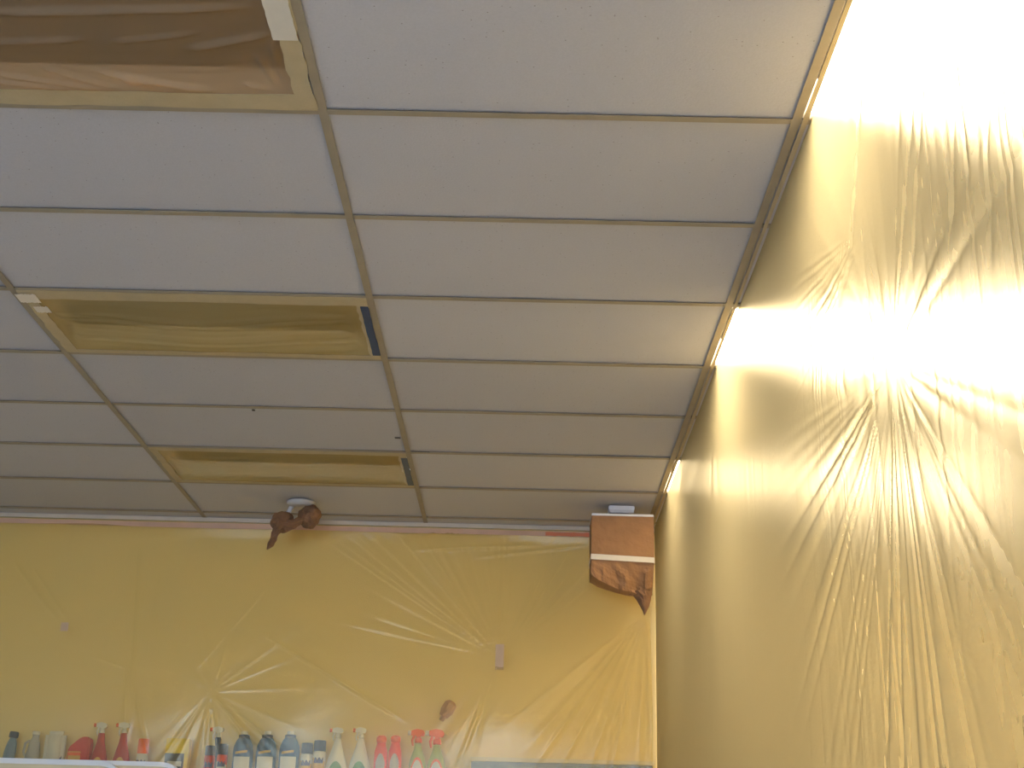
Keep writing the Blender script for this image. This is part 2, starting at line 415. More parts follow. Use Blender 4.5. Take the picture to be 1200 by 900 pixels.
def fixture_film(seed, sag, streaks, row, folds=(), edge=(.05, .05, .05, .05)):
    us = np.arange(-A_ / 2 + .03, A_ / 2 - .03, .008); vs2 = np.arange(-B_ / 2 + .03, B_ / 2 - .025, .006)
    hx, hy = A_ / 2 - .03, B_ / 2 - .03
    def h(U, V):
        # flat under the tape, sagging only inside its inner edges
        far, near, right, left = edge
        u0, u1, v0, v1 = -A_ / 2 + left, A_ / 2 - right, -B_ / 2 + near, B_ / 2 - far
        un = np.clip((U - u0) / (u1 - u0) * 2 - 1, -1, 1); vn = np.clip((V - v0) / (v1 - v0) * 2 - 1, -1, 1)
        e = (1 - un ** 2) * (1 - vn ** 2)
        inside = sstep(0, .10, e)
        H = -sag * e
        w_ = V + 0.03 * vnoise(U * 3 + 5, seed + 1)
        H += 0.006 * (pleat(w_ * 30 + U * 0.7 + 50, seed, 4) - .3) * sstep(0, .25, e) * streaks
        H += 0.007 * (pleat(w_ * 9 - U * 1.1 + 80, seed + 2, 8) - .1) * sstep(0, .25, e) * streaks
        for (cx, cyy, k) in ((hx, hy, 1), (-hx, hy, 2), (hx, -hy, 3), (-hx, -hy, 4)):
            H += fan(U, V, (cx, cyy), (cx * .7, cyy * .1) if cx * cyy > 0 else (cx * .2, cyy * .7), (cx * .2, cyy * .7) if cx * cyy > 0 else (cx * .7, cyy * .1), 9, .012, .05, .45, seed + 10 * k) 
        for (p, q, wd, am) in folds:
            a = on(*p, 2, CZ); b = on(*q, 2, CZ)
            H -= crease(U, V, (a.x + A_ / 2, a.y - (row + .5) * B_), (b.x + A_ / 2, b.y - (row + .5) * B_), wd, am)
        return H * inside
    return sheet_mesh(us, vs2, h, lambda U, V, H: (U, V, H - 0.0014), 'film_fixture_shaded' if row == 0 else 'film_fixture')
def masked_light(row, label, seed, sag, streaks, far_w, near_w, right_w, left_w, blue=None, folds=()):
    e = empty('ceiling_light', (-A_ / 2, (row + .5) * B_, CZ), label, 'ceiling light', 'masked ceiling lights')
    housing(e, 'housing_white', 'housing_dark')
    fl = new_obj('plastic_film', fixture_film(seed, sag, streaks, row, folds, (far_w, near_w, right_w, left_w)), e); fl['label'] = 'thin yellowed plastic film stretched over the opening'
    hx, hy = A_ / 2, B_ / 2
    strip('masking_tape', 'masking_tape', e, -hx + .012, hx - .012, hy - far_w, hy - .012, -.0034, -.0022, seed + 1)
    strip('masking_tape', 'masking_tape', e, -hx + .012, hx - .012, -hy + .004, -hy + near_w, -.0034, -.0022, seed + 2)
    strip('masking_tape', 'masking_tape', e, hx - right_w, hx - .013, -hy + .01, hy - .02, -.0046, -.0034, seed + 3)
    strip('masking_tape', 'masking_tape', e, -hx + .013, -hx + left_w, -hy + .01, hy - .02, -.0046, -.0034, seed + 4)
    if blue:
        b = strip('blue_tape', blue, e, hx - .040, hx - .011, -hy + .075, hy - .06, -.0062, -.0048, seed + 5, .001)
        b['label'] = 'strip of dark blue tape along the short end'
    return e
L1 = masked_light(0, 'unlit ceiling light masked with brown-looking film and a pale tape patch at its corner', 21, .016, .35, .085, .05, .062, .05,
                  folds=[((-40, 8), (325, 6), .010, .012), ((-30, 42), (110, 38), .009, .010), ((125, 42), (240, 33), .008, .009), ((215, 53), (325, 37), .010, .012), ((40, 68), (145, 104), .010, .010), ((105, 76), (265, 108), .011, .014),
                         ((140, 80), (200, 106), .008, .010), ((-20, 78), (150, 108), .009, .010), ((-20, 90), (120, 108), .008, .010), ((300, 60), (332, 108), .008, .012), ((318, 45), (338, 106), .009, .013), ((285, 95), (330, 109), .008, .01), ((-60, 100), (60, 107), .008, .01)])
pt = strip('tape_patch', 'pale_tape', L1, A_ / 2 - .075, A_ / 2 - .016, -B_ / 2 + .0, -B_ / 2 + .275, -.0066, -.0048, 31, .001)
pt['label'] = 'paler patch of masking tape'
L2 = masked_light(3, 'unlit ceiling light masked with half brown, half yellow film and a dark blue tape strip', 47, .035, 1.0, .05, .075, .052, .055, 'blue_tape')
for (px, py, sx_, sy_) in ((33, 348, .07, .07), (50, 361, .05, .05)):
    p = on(px, py, 2, CZ); lx, ly = p.x + A_ / 2, p.y - 3.5 * B_
    strip('tape_patch', 'white_tape', L2, lx - sx_ / 2, lx + sx_ / 2, ly - sy_ / 2, ly + sy_ / 2, -.0066, -.0048, 33, .004)
L3 = masked_light(6, 'unlit ceiling light masked with yellow film and a slate blue tape strip', 75, .030, .6, .05, .05, .05, .05, 'slate_tape')

# burning fixtures beyond the curtain
lit_names = {-3: 'lit ceiling light beyond the curtain, first of its row', 0: 'lit ceiling light beyond the curtain, level with the brown masked light',
             3: 'lit ceiling light beyond the curtain, level with the half brown masked light', 6: 'lit ceiling light beyond the curtain, level with the yellow masked light'}
for (c, r) in sorted(LIT):
    e = empty('ceiling_light', ((c + .5) * A_, (r + .5) * B_, CZ), lit_names[r], 'ceiling light', 'lit ceiling lights beyond the curtain')
    housing(e, 'housing_white', 'housing_white')
    box('diffuser', 'dim_diffuser' if r == 6 else 'lit_diffuser', -A_ / 2 + .03, A_ / 2 - .03, -B_ / 2 + .03, B_ / 2 - .03, .006, .012, e)

# ------------------------------------------------------------------ film curtain (right of the aisle)
XS = 1.2355
def P_(px, py):
    p = on(px, py, 0, XS); return (p.y, p.z)
def curtain_h(U, V):
    H = np.zeros_like(U)
    top = sstep(0.0, 0.12, CZ - V)
    # slow billows and long hanging pleats leaning a little with the pull of the folds
    lean = U - 0.05 * (V - 2.2)
    H += 0.008 * vnoise(lean * 1.3 + 7, 3)
    m1 = np.clip(vnoise(U * 1.7 + V * 1.1 + 3, 6) + .45, 0, 1)
    m2 = np.clip(vnoise(U * 2.3 - V * 0.9 + 13, 16) + .35, 0, 1)
    low = 1 - sstep(2.65, 3.1, V)
    H += 0.0044 * (pleat(lean * 19 + 40, 8, 2) - .4) * m1 * low
    H += 0.0030 * (pleat(lean * 37 + 40, 9, 2) - .4) * m2 * low
    a = P_(1035, 425)                       # gathered where the film is pinched
    H += fan(U, V, a, P_(1190, 330), P_(870, 330), 46, .0075, .25, 1.5, 101, 2)
    H += fan(U, V, a, P_(1010, 900), P_(1195, 640), 30, .0060, .22, 1.6, 102, 2)
    b = P_(985, 480)
    H += fan(U, V, b, P_(1200, 440), P_(1200, 340), 7, .006, .1, 1.1, 107, 2)
    c = P_(828, 455)
    H += fan(U, V, c, P_(850, 690), P_(950, 640), 13, .009, .35, 2.4, 104, 1.6)
    H += fan(U, V, P_(1000, 270), P_(960, 400), P_(890, 340), 16, .006, .15, .9, 105, 2)
    d = P_(775, 690)
    H += fan(U, V, d, P_(785, 900), P_(930, 900), 16, .010, .4, 3.2, 106, 2)
    for (p, q, wd, am) in (((1000, 60), (985, 330), .016, .004), ((1105, 60), (1100, 330), .012, .003),
                           ((1070, 60), (1055, 340), .012, .003), ((1140, 120), (1150, 330), .012, .003)):
        H += crease(U, V, P_(*p), P_(*q), wd, am)
    return (0.004 + H * (1 - 0.68 * sstep(-0.4, 2.2, U))) * top
us = graded((-4.8, -1.2, .04), (-1.2, 1.8, .005), (1.8, 4.98, .010)); vs3 = graded((0.03, 1.5, .05), (1.5, CZ - .001, .006))
cm = sheet_mesh(us, vs3, curtain_h, lambda U, V, H: (XS + 0.02 + np.maximum(H, -.018), U, V), 'film_curtain')
# film hangs just outside the runner; its top edge is folded under the runner and taped
cur = empty('plastic_curtain', (XS, 1.0, 0.0), 'translucent yellow film curtain hung from the ceiling runner, glowing with lamps behind', 'plastic sheet')
co = new_obj('film_sheet', cm, cur); co.location = (-XS, -1.0, 0)
st = strip('masking_tape', 'masking_tape', cur, .0, .012, -5.8, WB - 1.0 - .03, CZ - .0035, CZ - .0018, 5, .0015)

# ------------------------------------------------------------------ film over the back wall and its shelves
YB = WB - 0.032
def Q_(px, py, y=4.86):
    p = on(px, py, 1, y); return (p.x, p.z)
def back_h(U, V):
    H = np.zeros_like(U)
    H += 0.012 * vnoise(U * 1.7 + V * .5 + 3, 23) + 0.006 * vnoise(U * 3.1 - V * 2.2 + 9, 24)
    a = Q_(586, 772)
    H += fan(U, V, a, Q_(690, 688), Q_(600, 640), 15, .013, .12, .85, 201)
    H += fan(U, V, a, Q_(600, 640), Q_(330, 690), 34, .014, .12, 1.25, 202)
    H += fan(U, V, a, Q_(330, 690), Q_(340, 722), 3, .012, .12, 1.2, 203)
    H += fan(U, V, a, Q_(470, 895), Q_(575, 895), 6, .010, .08, .8, 204)
    b = Q_(757, 716)
    H += fan(U, V, b, Q_(540, 895), Q_(830, 895), 22, .020, .12, 1.1, 205)
    c = Q_(250, 812)
    H += fan(U, V, c, Q_(160, 900), Q_(420, 900), 14, .010, .06, .7, 206)
    H += fan(U, V, c, Q_(420, 860), Q_(255, 700), 9, .008, .08, .7, 207)
    H += fan(U, V, c, Q_(255, 700), Q_(150, 760), 8, .008, .08, .6, 208)
    for (p, q, wd, am) in (((157, 615), (157, 875), .008, .012), ((152, 770), (152, 880), .012, .016), ((300, 738), (485, 852), .008, .012), ((8, 650), (72, 732), .010, .012), ((30, 655), (85, 735), .008, .008),
                           ((182, 650), (178, 745), .010, .006), ((225, 795), (330, 660), .008, .006), ((268, 740), (255, 805), .008, .008), ((110, 770), (152, 785), .008, .008), ((640, 632), (470, 640), .010, .008),
                           ((690, 632), (540, 650), .008, .006), ((757, 716), (765, 895), .012, .014), ((160, 800), (178, 890), .007, .012), ((250, 812), (300, 872), .007, .012)):
        H += crease(U, V, Q_(*p), Q_(*q), wd, am)
    return 1.75 * H * sstep(0, .1, CZ - .03 - V) * (0.45 + 0.55 * sstep(2.05, 2.3, V))
def back_place(U, V, H):
    lean = 0.190 * (1 - sstep(2.18, 3.32, V))
    return U, YB - .004 - lean - H, V
ub = graded((-3.6, -2.45, .03), (-2.45, XS - .012, .0075)); vb = graded((0.05, 1.9, .06), (1.9, CZ - .026, .0065))
bs = empty('plastic_sheet', (-1.0, YB, 0), 'translucent film taped along the wall top and draped over the shelf of bottles', 'plastic sheet')
o = new_obj('film_sheet', sheet_mesh(ub, vb, back_h, back_place, 'film_back'), bs); o.location = (1.0, -YB, 0)
# tape: pinkish strip along the top, redder towards the hanging box; a tab at the pinch; a small tab at the left patch
def wall_strip(name, mat, parent, x0, x1, y, z0, z1, th=.0015, seed=1, jit=.002):
    rs = random.Random(seed); n = 14; v = []; f = []
    for i in range(n + 1):
        x = x0 + (x1 - x0) * i / n
        for zz in (z0 + rs.uniform(-jit, jit), z1 + rs.uniform(-jit, jit)): v += [(x, y, zz), (x, y - th, zz)]
    for i in range(n):
        a = i * 4; b = a + 4
        f += [(a + 1, b + 1, b + 3, a + 3), (a, a + 2, b + 2, b), (a, b, b + 1, a + 1), (a + 2, a + 3, b + 3, b + 2)]
    f += [(0, 1, 3, 2), (n * 4, n * 4 + 2, n * 4 + 3, n * 4 + 1)]
    return new_obj(name, mesh_from(v, f, mat), parent)
wall_strip('masking_tape', 'pink_tape', bs, -2.4, 2.2, -.006, CZ - .062, CZ - .034, seed=4)
wall_strip('masking_tape', 'red_tape', bs, 1.66, 1.90, -.008, CZ - .060, CZ - .040, seed=5)
def back_y(z): return YB - .004 - 0.190 * (1 - float(sstep(2.18, 3.32, np.array(z))))
p = Q_(586, 756); q_ = Q_(586, 786)
tb = wall_strip('tape_tab', 'tan_tape', bs, p[0] - .022 + 1, p[0] + .022 + 1, back_y((p[1] + q_[1]) / 2) - YB - .022, q_[1], p[1], seed=8)
p = Q_(76, 734)
tb = wall_strip('tape_tab', 'tan_tape', bs, p[0] - .02 + 1, p[0] + .02 + 1, back_y(p[1]) - YB - .022, p[1] - .025, p[1] + .02, seed=9)

# ------------------------------------------------------------------ emergency light with paper-wrapped lamps
def crumple(mat, rx, ry, rz_, seed, amt=.16):
    bm = bmesh.new(); bmesh.ops.create_icosphere(bm, subdivisions=4, radius=1.0)
    for v in bm.verts:
        n = v.co.normalized()
        k = 1 + amt * (mnoise.noise(n * 2.2 + Vector((seed, 0, 0)))) - amt * .7 * abs(mnoise.noise(n * 4.5 + Vector((0, seed, 0))))
        v.co = Vector((n.x * rx * k, n.y * ry * k, n.z * rz_ * k))
    return bm_mesh(bm, mat, False)
pe = on(353, 588, 2, CZ)
em = empty('emergency_light', (pe.x, pe.y, CZ), 'twin-head emergency light on the ceiling with lamps wrapped in crumpled brown paper', 'emergency light')
v, f = lathe([(.074, -.0018), (.076, -.008), (.070, -.024), (.050, -.030), (.0, -.030)], 32, cap=False); new_obj('base_plate', mesh_from(v, f, 'aged_plastic', True), em)
def loc(px, py, y): p = on(px, py, 1, y); return Vector((p.x - pe.x, p.y - pe.y, p.z - CZ))
hA, hB = loc(331, 611.5, pe.y - .03), loc(363, 605.5, pe.y - .03)
for h_, a_ in ((hA, (-.045, 0, -.02)), (hB, (.035, 0, -.02))):
    v, f = tube([a_, (Vector(a_) + h_) / 2 + Vector((0, 0, -.006)), h_], [.013, .012, .012], 12); new_obj('lamp_arm', mesh_from(v, f, 'white_plastic', True), em)
w1 = new_obj('paper_wrap', crumple('kraft_dark', .063, .06, .056, 2.3), em, hA); w2 = new_obj('paper_wrap', crumple('kraft_dark', .058, .06, .064, 5.9), em, hB); w2.rotation_euler = (0, .5, 0)
br = [hA + Vector((.02, -.03, -.028)), hA.lerp(hB, .45) + Vector((.0, -.035, -.034)), hA.lerp(hB, .72) + Vector((0, -.035, -.018)), hB + Vector((-.02, -.03, -.012))]
v, f = tube(br, [.030, .026, .018, .030], 14, .6, 4, .25); new_obj('paper_twist', mesh_from(v, f, 'kraft_dark'), em)
tl = [loc(x, y, pe.y - .07) for x, y in ((331, 612), (326, 619), (322.5, 626), (320, 632), (317, 638), (313, 644))]
v, f = tube(tl, [.034, .024, .018, .016, .015, .003], 14, .7, 3, .3); new_obj('paper_twist', mesh_from(v, f, 'kraft_dark'), em)

# ------------------------------------------------------------------ paper-wrapped box hanging in the corner
YH = 4.45
hb = empty('hanging_box', (1.04, YH + .11, CZ), 'brown paper wrapped box with a white tape band hanging below a white ceiling bracket', 'wrapped box')
def bl(px, py, y=YH): p = on(px, py, 1, y); return (p.x - 1.04, p.z - CZ)
xa, zt = bl(693.5, 604); xb, _ = bl(766, 604); _, ztape = bl(730, 654); _, zbot = bl(700, 672)
box('ceiling_bracket', 'white_plastic', -.062, .072, -.045, .075, -.026, -.0018, hb, .003)
box('bracket_flange', 'grey_metal', -.058, .068, -.055, .065, -.042, -.027, hb, .003)
box('box_top', 'white_plastic', xa - .001, xb + .001, -.112, .112, zt, zt + .012, hb, .003)
def wrapped():
    """paper sleeve: straight sides, a crumpled bottom slanting down to a twisted point on the right"""
    nx, n_side = 26, 12; ring = []
    for i in range(nx): ring.append((i / (nx - 1), 0.0))
    for i in range(1, n_side): ring.append((1.0, i / n_side))
    for i in range(nx): ring.append((1 - i / (nx - 1), 1.0))
    for i in range(1, n_side): ring.append((0.0, 1 - i / n_side))
    prof = [(0, 675), (.12, 681), (.25, 685), (.40, 689), (.55, 691.5), (.66, 692.5), (.74, 694), (.84, 696), (.92, 695), (1.0, 691)]
    def bottom(s):
        for (a, za), (b, zb) in zip(prof, prof[1:]):
            if s <= b: return za + (zb - za) * (s - a) / (b - a)
        return prof[-1][1]
    nz = 30; v = []; f = []; m_ = len(ring)
    for j in range(nz + 1):
        t = j / nz
        for (s, d) in ring:
            zb = bl(700, bottom(s))[1]
            z = zt + (zb - zt) * t
            below = max(0.0, (ztape - z) / .15)
            k = min(1.0, below)
            dd = -.11 + .22 * d
            dd *= (1 - .85 * k ** 1.3 * (0.35 + .65 * s) * (1 if t > .5 else .5)) if k > 0 else 1
            x = xa + (xb - xa) * s
            c = mnoise.noise(Vector((s * 6, d * 5, t * 7))) + .6 * mnoise.noise(Vector((s * 14, d * 9, t * 15 + 3)))
            am = .0015 + .020 * k
            v.append((x + (c * am * .4 if 0 < s < 1 else 0), dd + c * am, z))
    for j in range(nz):
        for i in range(m_):
            i2 = (i + 1) % m_
            f.append((j * m_ + i, (j + 1) * m_ + i, (j + 1) * m_ + i2, j * m_ + i2))
    f.append(tuple(range(m_)))
    me = mesh_from(v, f, 'kraft_paper')
    bm = bmesh.new(); bm.from_mesh(me)
    bot = [vv for vv in bm.verts if vv.index >= nz * m_]
    half = len(bot)
    # close the bottom by welding front to back
    for i in range(nx):
        a = bot[i].co; b = bot[(nx + n_side - 1) + (nx - 1 - i)].co; mid = (a + b) / 2
        bot[i].co = mid + Vector((0, -.001, 0)); bot[(nx + n_side - 1) + (nx - 1 - i)].co = mid + Vector((0, .001, 0))
    bmesh.ops.recalc_face_normals(bm, faces=bm.faces); bm.to_mesh(me); bm.free()
    return me
new_obj('paper_wrap', wrapped(), hb)
def paper_tail():
    top = [(737, 690), (741, 686), (746, 685.5), (752, 686), (758, 687), (765, 689)]
    bot = [(739, 692), (744, 694), (748, 699), (751.5, 705), (755, 711), (757.5, 716.5)]
    rgt = [(765.3, 690), (765.2, 695), (764.5, 700), (763, 705.5), (760.5, 711), (757.8, 716.5)]
    v = []; f = []; nn = len(bot); m_ = 7
    for i in range(nn):
        for side_ in (-1, 1):
            for k in range(m_):
                t = k / (m_ - 1); px = bot[i][0] + (rgt[i][0] - bot[i][0]) * t; py = bot[i][1] + (rgt[i][1] - bot[i][1]) * t + (-3.5 * math.sin(math.pi * t) if i == 0 else 0)
                bul = math.sin(math.pi * t) * (.034 - .005 * i) + .002
                c = mnoise.noise(Vector((px * .13, py * .13, side_ * 3.1)))
                x, z = bl(px, py); v.append((x, side_ * bul * (1 + .5 * c) - .012 * (nn - i) / nn, z))
    for i in range(nn - 1):
        for sd in range(2):
            for k in range(m_ - 1):
                a = i * 2 * m_ + sd * m_ + k; b = a + 2 * m_
                f.append((a, a + 1, b + 1, b))
        for k in (0, m_ - 1):
            a = i * 2 * m_ + k; b = a + 2 * m_; f.append((a, a + m_, b + m_, b))
    me = mesh_from(v, f, 'kraft_dark'); bm = bmesh.new(); bm.from_mesh(me); bmesh.ops.recalc_face_normals(bm, faces=bm.faces); bm.to_mesh(me); bm.free()
    return me
new_obj('paper_tail', paper_tail(), hb)
def band():
    x0, x1, y0, y1 = xa - .003, xb + .003, -.1145, .1145; z0, z1 = ztape - .014, ztape + .014; sl = -.012
    v = []; f = []
    for (x, y) in ((x0, y0), (x1, y0), (x1, y1), (x0, y1)):
        dz = sl * (x - x0) / (x1 - x0); v += [(x, y, z0 + dz + .004), (x, y, z1 + dz + .004)]
    for i in range(4): a, b = 2 * i, 2 * ((i + 1) % 4); f.append((a, b, b + 1, a + 1))
    return mesh_from(v, f, 'white_tape')
new_obj('tape_band', band(), hb)

# ------------------------------------------------------------------ shelf unit, boards, cabinet
SH = 1.925                                   # top shelf surface
YS = 4.885                                    # bottle line
su = empty('shelf_unit', (-1.05, 4.87, 0), 'metal wall shelf unit carrying the bottles behind the film', 'shelf')
for x in (-1.25, 0, 1.25): box('upright', 'shelf_metal', x - .02, x + .02, .10, .137, 0, SH - .031, su)
box('back_panel', 'shelf_metal', -1.27, 1.27, .138, .146, .1, SH, su)
for z in (SH, 1.5, 1.08, .66, .24): box('shelf_board', 'shelf_metal', -1.26, 1.26, -.055, .099, z - .03, z, su, .003)
box('base', 'shelf_metal', -1.26, 1.26, -.055, .099, 0, .12, su)
def board(px0, px1, py, y, th, label):
    p0, p1 = on(px0, py, 1, y), on(px1, py + 6, 1, y)
    x0, x1, z1, R = p0.x, p1.x, p0.z, .10
    e = empty('display_board', ((x0 + x1) / 2, y + th / 2, 0), label, 'display board')
    wd = (x1 - x0) / 2
    out = [(-wd, 0), (wd, 0)]
    for i in range(11):
        a = math.pi / 2 * i / 10; out.append((wd - R + R * math.cos(a), z1 - R * .55 + R * .55 * math.sin(a)))
    for i in range(11):
        a = math.pi / 2 * (1 + i / 10); out.append((-wd + R + R * math.cos(a), z1 - R * .55 + R * .55 * math.sin(a)))
    n = len(out)
    v = [(x, -th / 2, z) for x, z in out] + [(x, th / 2, z) for x, z in out]
    f = [tuple(range(n)), tuple(range(2 * n - 1, n - 1, -1))] + [(i, i + n, (i + 1) % n + n, (i + 1) % n) for i in range(n)]
    me = mesh_from(v, f, 'cream_board'); bm = bmesh.new(); bm.from_mesh(me); bmesh.ops.recalc_face_normals(bm, faces=bm.faces); bm.to_mesh(me); bm.free()
    new_obj('panel', me, e)
    # raised rim following the outline
    rim_v, rim_f = [], []
    path = [(x, z) for x, z in out]; path = path[1:] + path[:1]
    for i, (x, z) in enumerate(path):
        a = Vector(path[max(i - 1, 0)]); b = Vector(path[min(i + 1, n - 1)]); t = (b - a).normalized(); nn = Vector((t.y, -t.x))
        for (s, yy) in ((.004, -th / 2 - .012), (.004, th / 2 + .004), (-.018, th / 2 + .004), (-.018, -th / 2 - .012)):
            rim_v.append((x + nn.x * s, yy, z + nn.y * s))
    for i in range(n - 1):
        for k in range(4): rim_f.append((i * 4 + k, i * 4 + (k + 1) % 4, (i + 1) * 4 + (k + 1) % 4, (i + 1) * 4 + k))
    me = mesh_from(rim_v, rim_f, 'board_rim'); bm = bmesh.new(); bm.from_mesh(me); bmesh.ops.recalc_face_normals(bm, faces=bm.faces); bm.to_mesh(me); bm.free()
    new_obj('rim', me, e)
board(-150, 140, 886, 4.60, .03, 'cream display board with white rim overlapping a second board below the bottles')
board(-40, 211, 888, 4.66, .03, 'cream display board with white rim standing behind a similar board')
cb = empty('cabinet', (.78, 4.95, 0), 'tall blue-grey cabinet with a pale top edge behind the film', 'cabinet')
ct = on(660, 889.5, 1, 4.83).z
box('body', 'blue_grey_board', -.48, .445, -.115, .065, 0, ct - .022, cb, .003)
box('top_edge', 'cream_board', -.485, .45, -.12, .066, ct - .021, ct, cb, .003)
for s in (-1, 1):
    dr = box('door', 'blue_grey_board', -.0175 + (-.455 if s < 0 else .006), -.0175 + (-.006 if s < 0 else .455), -.127, -.116, .1, ct - .04, cb, .002)
    new_obj('handle', bm_mesh(box_bm(-.006, .006, -.018, 0, -.06, .06, .003), 'grey_metal'), dr, (s * -.19, -.0055, .1))

# ------------------------------------------------------------------ bottles on the top shelf
GROUP = 'cleaning products on the top shelf'
def put(px, py_top, h, y=YS):
    """base point on the shelf for a thing whose top shows at the pixel"""
    p = on(px, py_top, 1, y); return Vector((p.x, y, SH + .0005)), p.z - SH
def lathe_obj(name, prof, mat, parent, sx=1, sy=1, n=24, loc_=None):
    v, f = lathe(prof, n, sx, sy); return new_obj(name, mesh_from(v, f, mat, True), parent, loc_)
def label_patch(name, parent, r, z0, z1, a0, a1, mat, sx=1, sy=1, zf=None):
    """curved label facing the aisle (-y); a0..a1 in degrees about the front"""
    n = 10; v = []; f = []
    for i in range(n + 1):
        a = math.radians(-90 + a0 + (a1 - a0) * i / n); t = i / n
        zb, zt_ = (z0, z1) if zf is None else zf(t, z0, z1)
        for zz in (zb, zt_): v.append((r * math.cos(a) * sx, r * math.sin(a) * sy, zz))
    for i in range(n): f.append((2 * i, 2 * i + 2, 2 * i + 3, 2 * i + 1))
    return new_obj(name, mesh_from(v, f, mat), parent)
def thing(name, pos, label, cat='bottle', tilt=0.0):
    e = empty(name, pos, label, cat, GROUP); e.rotation_euler = (0, tilt, 0); return e
def trigger(parent, zc, col, tip, side=-1, s=1.0, white_tip=False):
    """spray head: collar, hooded head, nozzle pointing to one side, lever"""
    lathe_obj('collar', [(.014 * s, zc), (.015 * s, zc + .004), (.014 * s, zc + .018 * s), (.010 * s, zc + .02 * s)], col, parent)
    bm = bmesh.new()
    out = [(-.030, .030), (.020, .026), (.026, .038), (.020, .050), (-.006, .056), (-.030, .048)]
    vv = [bm.verts.new((side * -x * s, -.011 * s, zc + z * s)) for x, z in out] + [bm.verts.new((side * -x * s, .011 * s, zc + z * s)) for x, z in out]
    k = len(out)
    bm.faces.new(vv[:k]); bm.faces.new(vv[k:][::-1])
    for i in range(k): bm.faces.new((vv[i], vv[(i + 1) % k], vv[(i + 1) % k + k], vv[i + k]))
    # neck under the hood
    bmesh.ops.create_cube(bm, size=1, matrix=Matrix.Translation((0, 0, zc + .023 * s)) @ Matrix.Diagonal((.018 * s, .016 * s, .02 * s, 1)))
    bmesh.ops.recalc_face_normals(bm, faces=bm.faces)
    hd = new_obj('spray_head', bm_mesh(bm, col), parent)
    v, f = tube([(side * .028 * s, 0, zc + .040 * s), (side * .044 * s, 0, zc + .040 * s)], [.009 * s, .010 * s], 10); new_obj('nozzle', mesh_from(v, f, tip, True), hd)
    v, f = tube([(side * .018 * s, 0, zc + .028 * s), (side * .026 * s, 0, zc + .010 * s), (side * .022 * s, 0, zc - .012 * s)], [.006 * s, .005 * s, .004 * s], 8); new_obj('lever', mesh_from(v, f, tip if white_tip else col, True), hd)
def blue_cleaner(px, label):
    pos, h = put(px, 857, 0)
    e = thing('cleaner_bottle', pos, label)
    r = .052; b = h - .03
    lathe_obj('body', [(r * .93, 0), (r, .01), (r, b - .075), (r * .93, b - .045), (r * .72, b - .018), (.026, b - .002), (.022, b)], 'blue_liquid', e, 1.02, .7)
    lathe_obj('neck_ring', [(.027, b - .004), (.028, b), (.028, b + .010), (.020, b + .012)], 'navy', e)
    lathe_obj('cap', [(.017, b + .010), (.018, b + .012), (.018, h - .002), (.016, h)], 'white_hdpe', e)
    label_patch('label', e, r * 1.012, .03, b - .10, -48, 48, 'label_white', 1.02, .7)
    label_patch('label_stripe', e, r * 1.015, b - .088, b - .076, -40, 30, 'label_gold', 1.02, .7, lambda t, a, c: (a + .010 * t, c + .010 * t))
    label_patch('label_print', e, r * 1.022, .045, .085, -36, 36, 'label_blue', 1.02, .7, lambda t, a, c: (a, a + (c - a) * (.5 + .5 * abs(math.sin(t * 9)))))
def can(px, top, w_px, cap_mat, body_mat, label, cap_h=.04, stripe=None):
    pos, h = put(px, top, 0); r = w_px * (7.44 / F_PX) / 2
    e = thing('spray_can', pos, label, 'can')
    lathe_obj('body', [(r * .95, 0), (r, .006), (r, h - cap_h - .008), (r * .9, h - cap_h)], body_mat, e)
    lathe_obj('cap', [(r * .93, h - cap_h), (r * .97, h - cap_h + .004), (r * .95, h - .004), (r * .86, h)], cap_mat, e)
    if stripe: label_patch('label_stripe', e, r * 1.01, .02, h - cap_h - .03, -70, 70, stripe, 1, 1, lambda t, a, c: (a + .03 * (1 - t), c - .02 * t))
    label_patch('label_print', e, r * 1.02, h - cap_h - .06, h - cap_h - .03, -45, 45, 'label_blue', 1, 1, lambda t, a, c: (a, a + (c - a) * (.45 + .55 * abs(math.sin(t * 8)))))
def tri_spray(px, top, body_mat, head_mat, tip_mat, label, w_=.052, label_mat='green', neck_h=.085, side=-1, orange_ring=False, y=YS, hs=1.0):
    pos, h = put(px, top, 0, y); e = thing('spray_bottle', pos, label)
    zc = h - .056 * hs; r = w_
    lathe_obj('body', [(r * .92, 0), (r, .012), (r, zc - neck_h - .03), (r * .86, zc - neck_h), (r * .5, zc - neck_h * .45), (.017, zc - .012), (.014, zc)], body_mat, e, 1, .6)
    trigger(e, zc - .002, head_mat, tip_mat, side, hs)
    zf = lambda t, a, c: (a, c - (c - a) * .55 * (2 * t - 1) ** 2)
    if orange_ring: label_patch('label_border', e, r * 1.012, .01, zc - neck_h + .005, -58, 58, 'orange', 1, .6, zf)
    label_patch('label', e, r * 1.03, .01, zc - neck_h - .008, -48, 48, label_mat, 1, .6, zf)
    label_patch('label_stripe', e, r * 1.05, .035, .05, -44, 44, 'orange' if not orange_ring else 'label_black', 1, .6, lambda t, a, c: (a + .02 * t, c + .02 * t))
    label_patch('label_print', e, r * 1.05, .012, .032, -44, 44, 'label_blue', 1, .6, lambda t, a, c: (a, a + (c - a) * (.5 + .5 * abs(math.sin(t * 9)))))
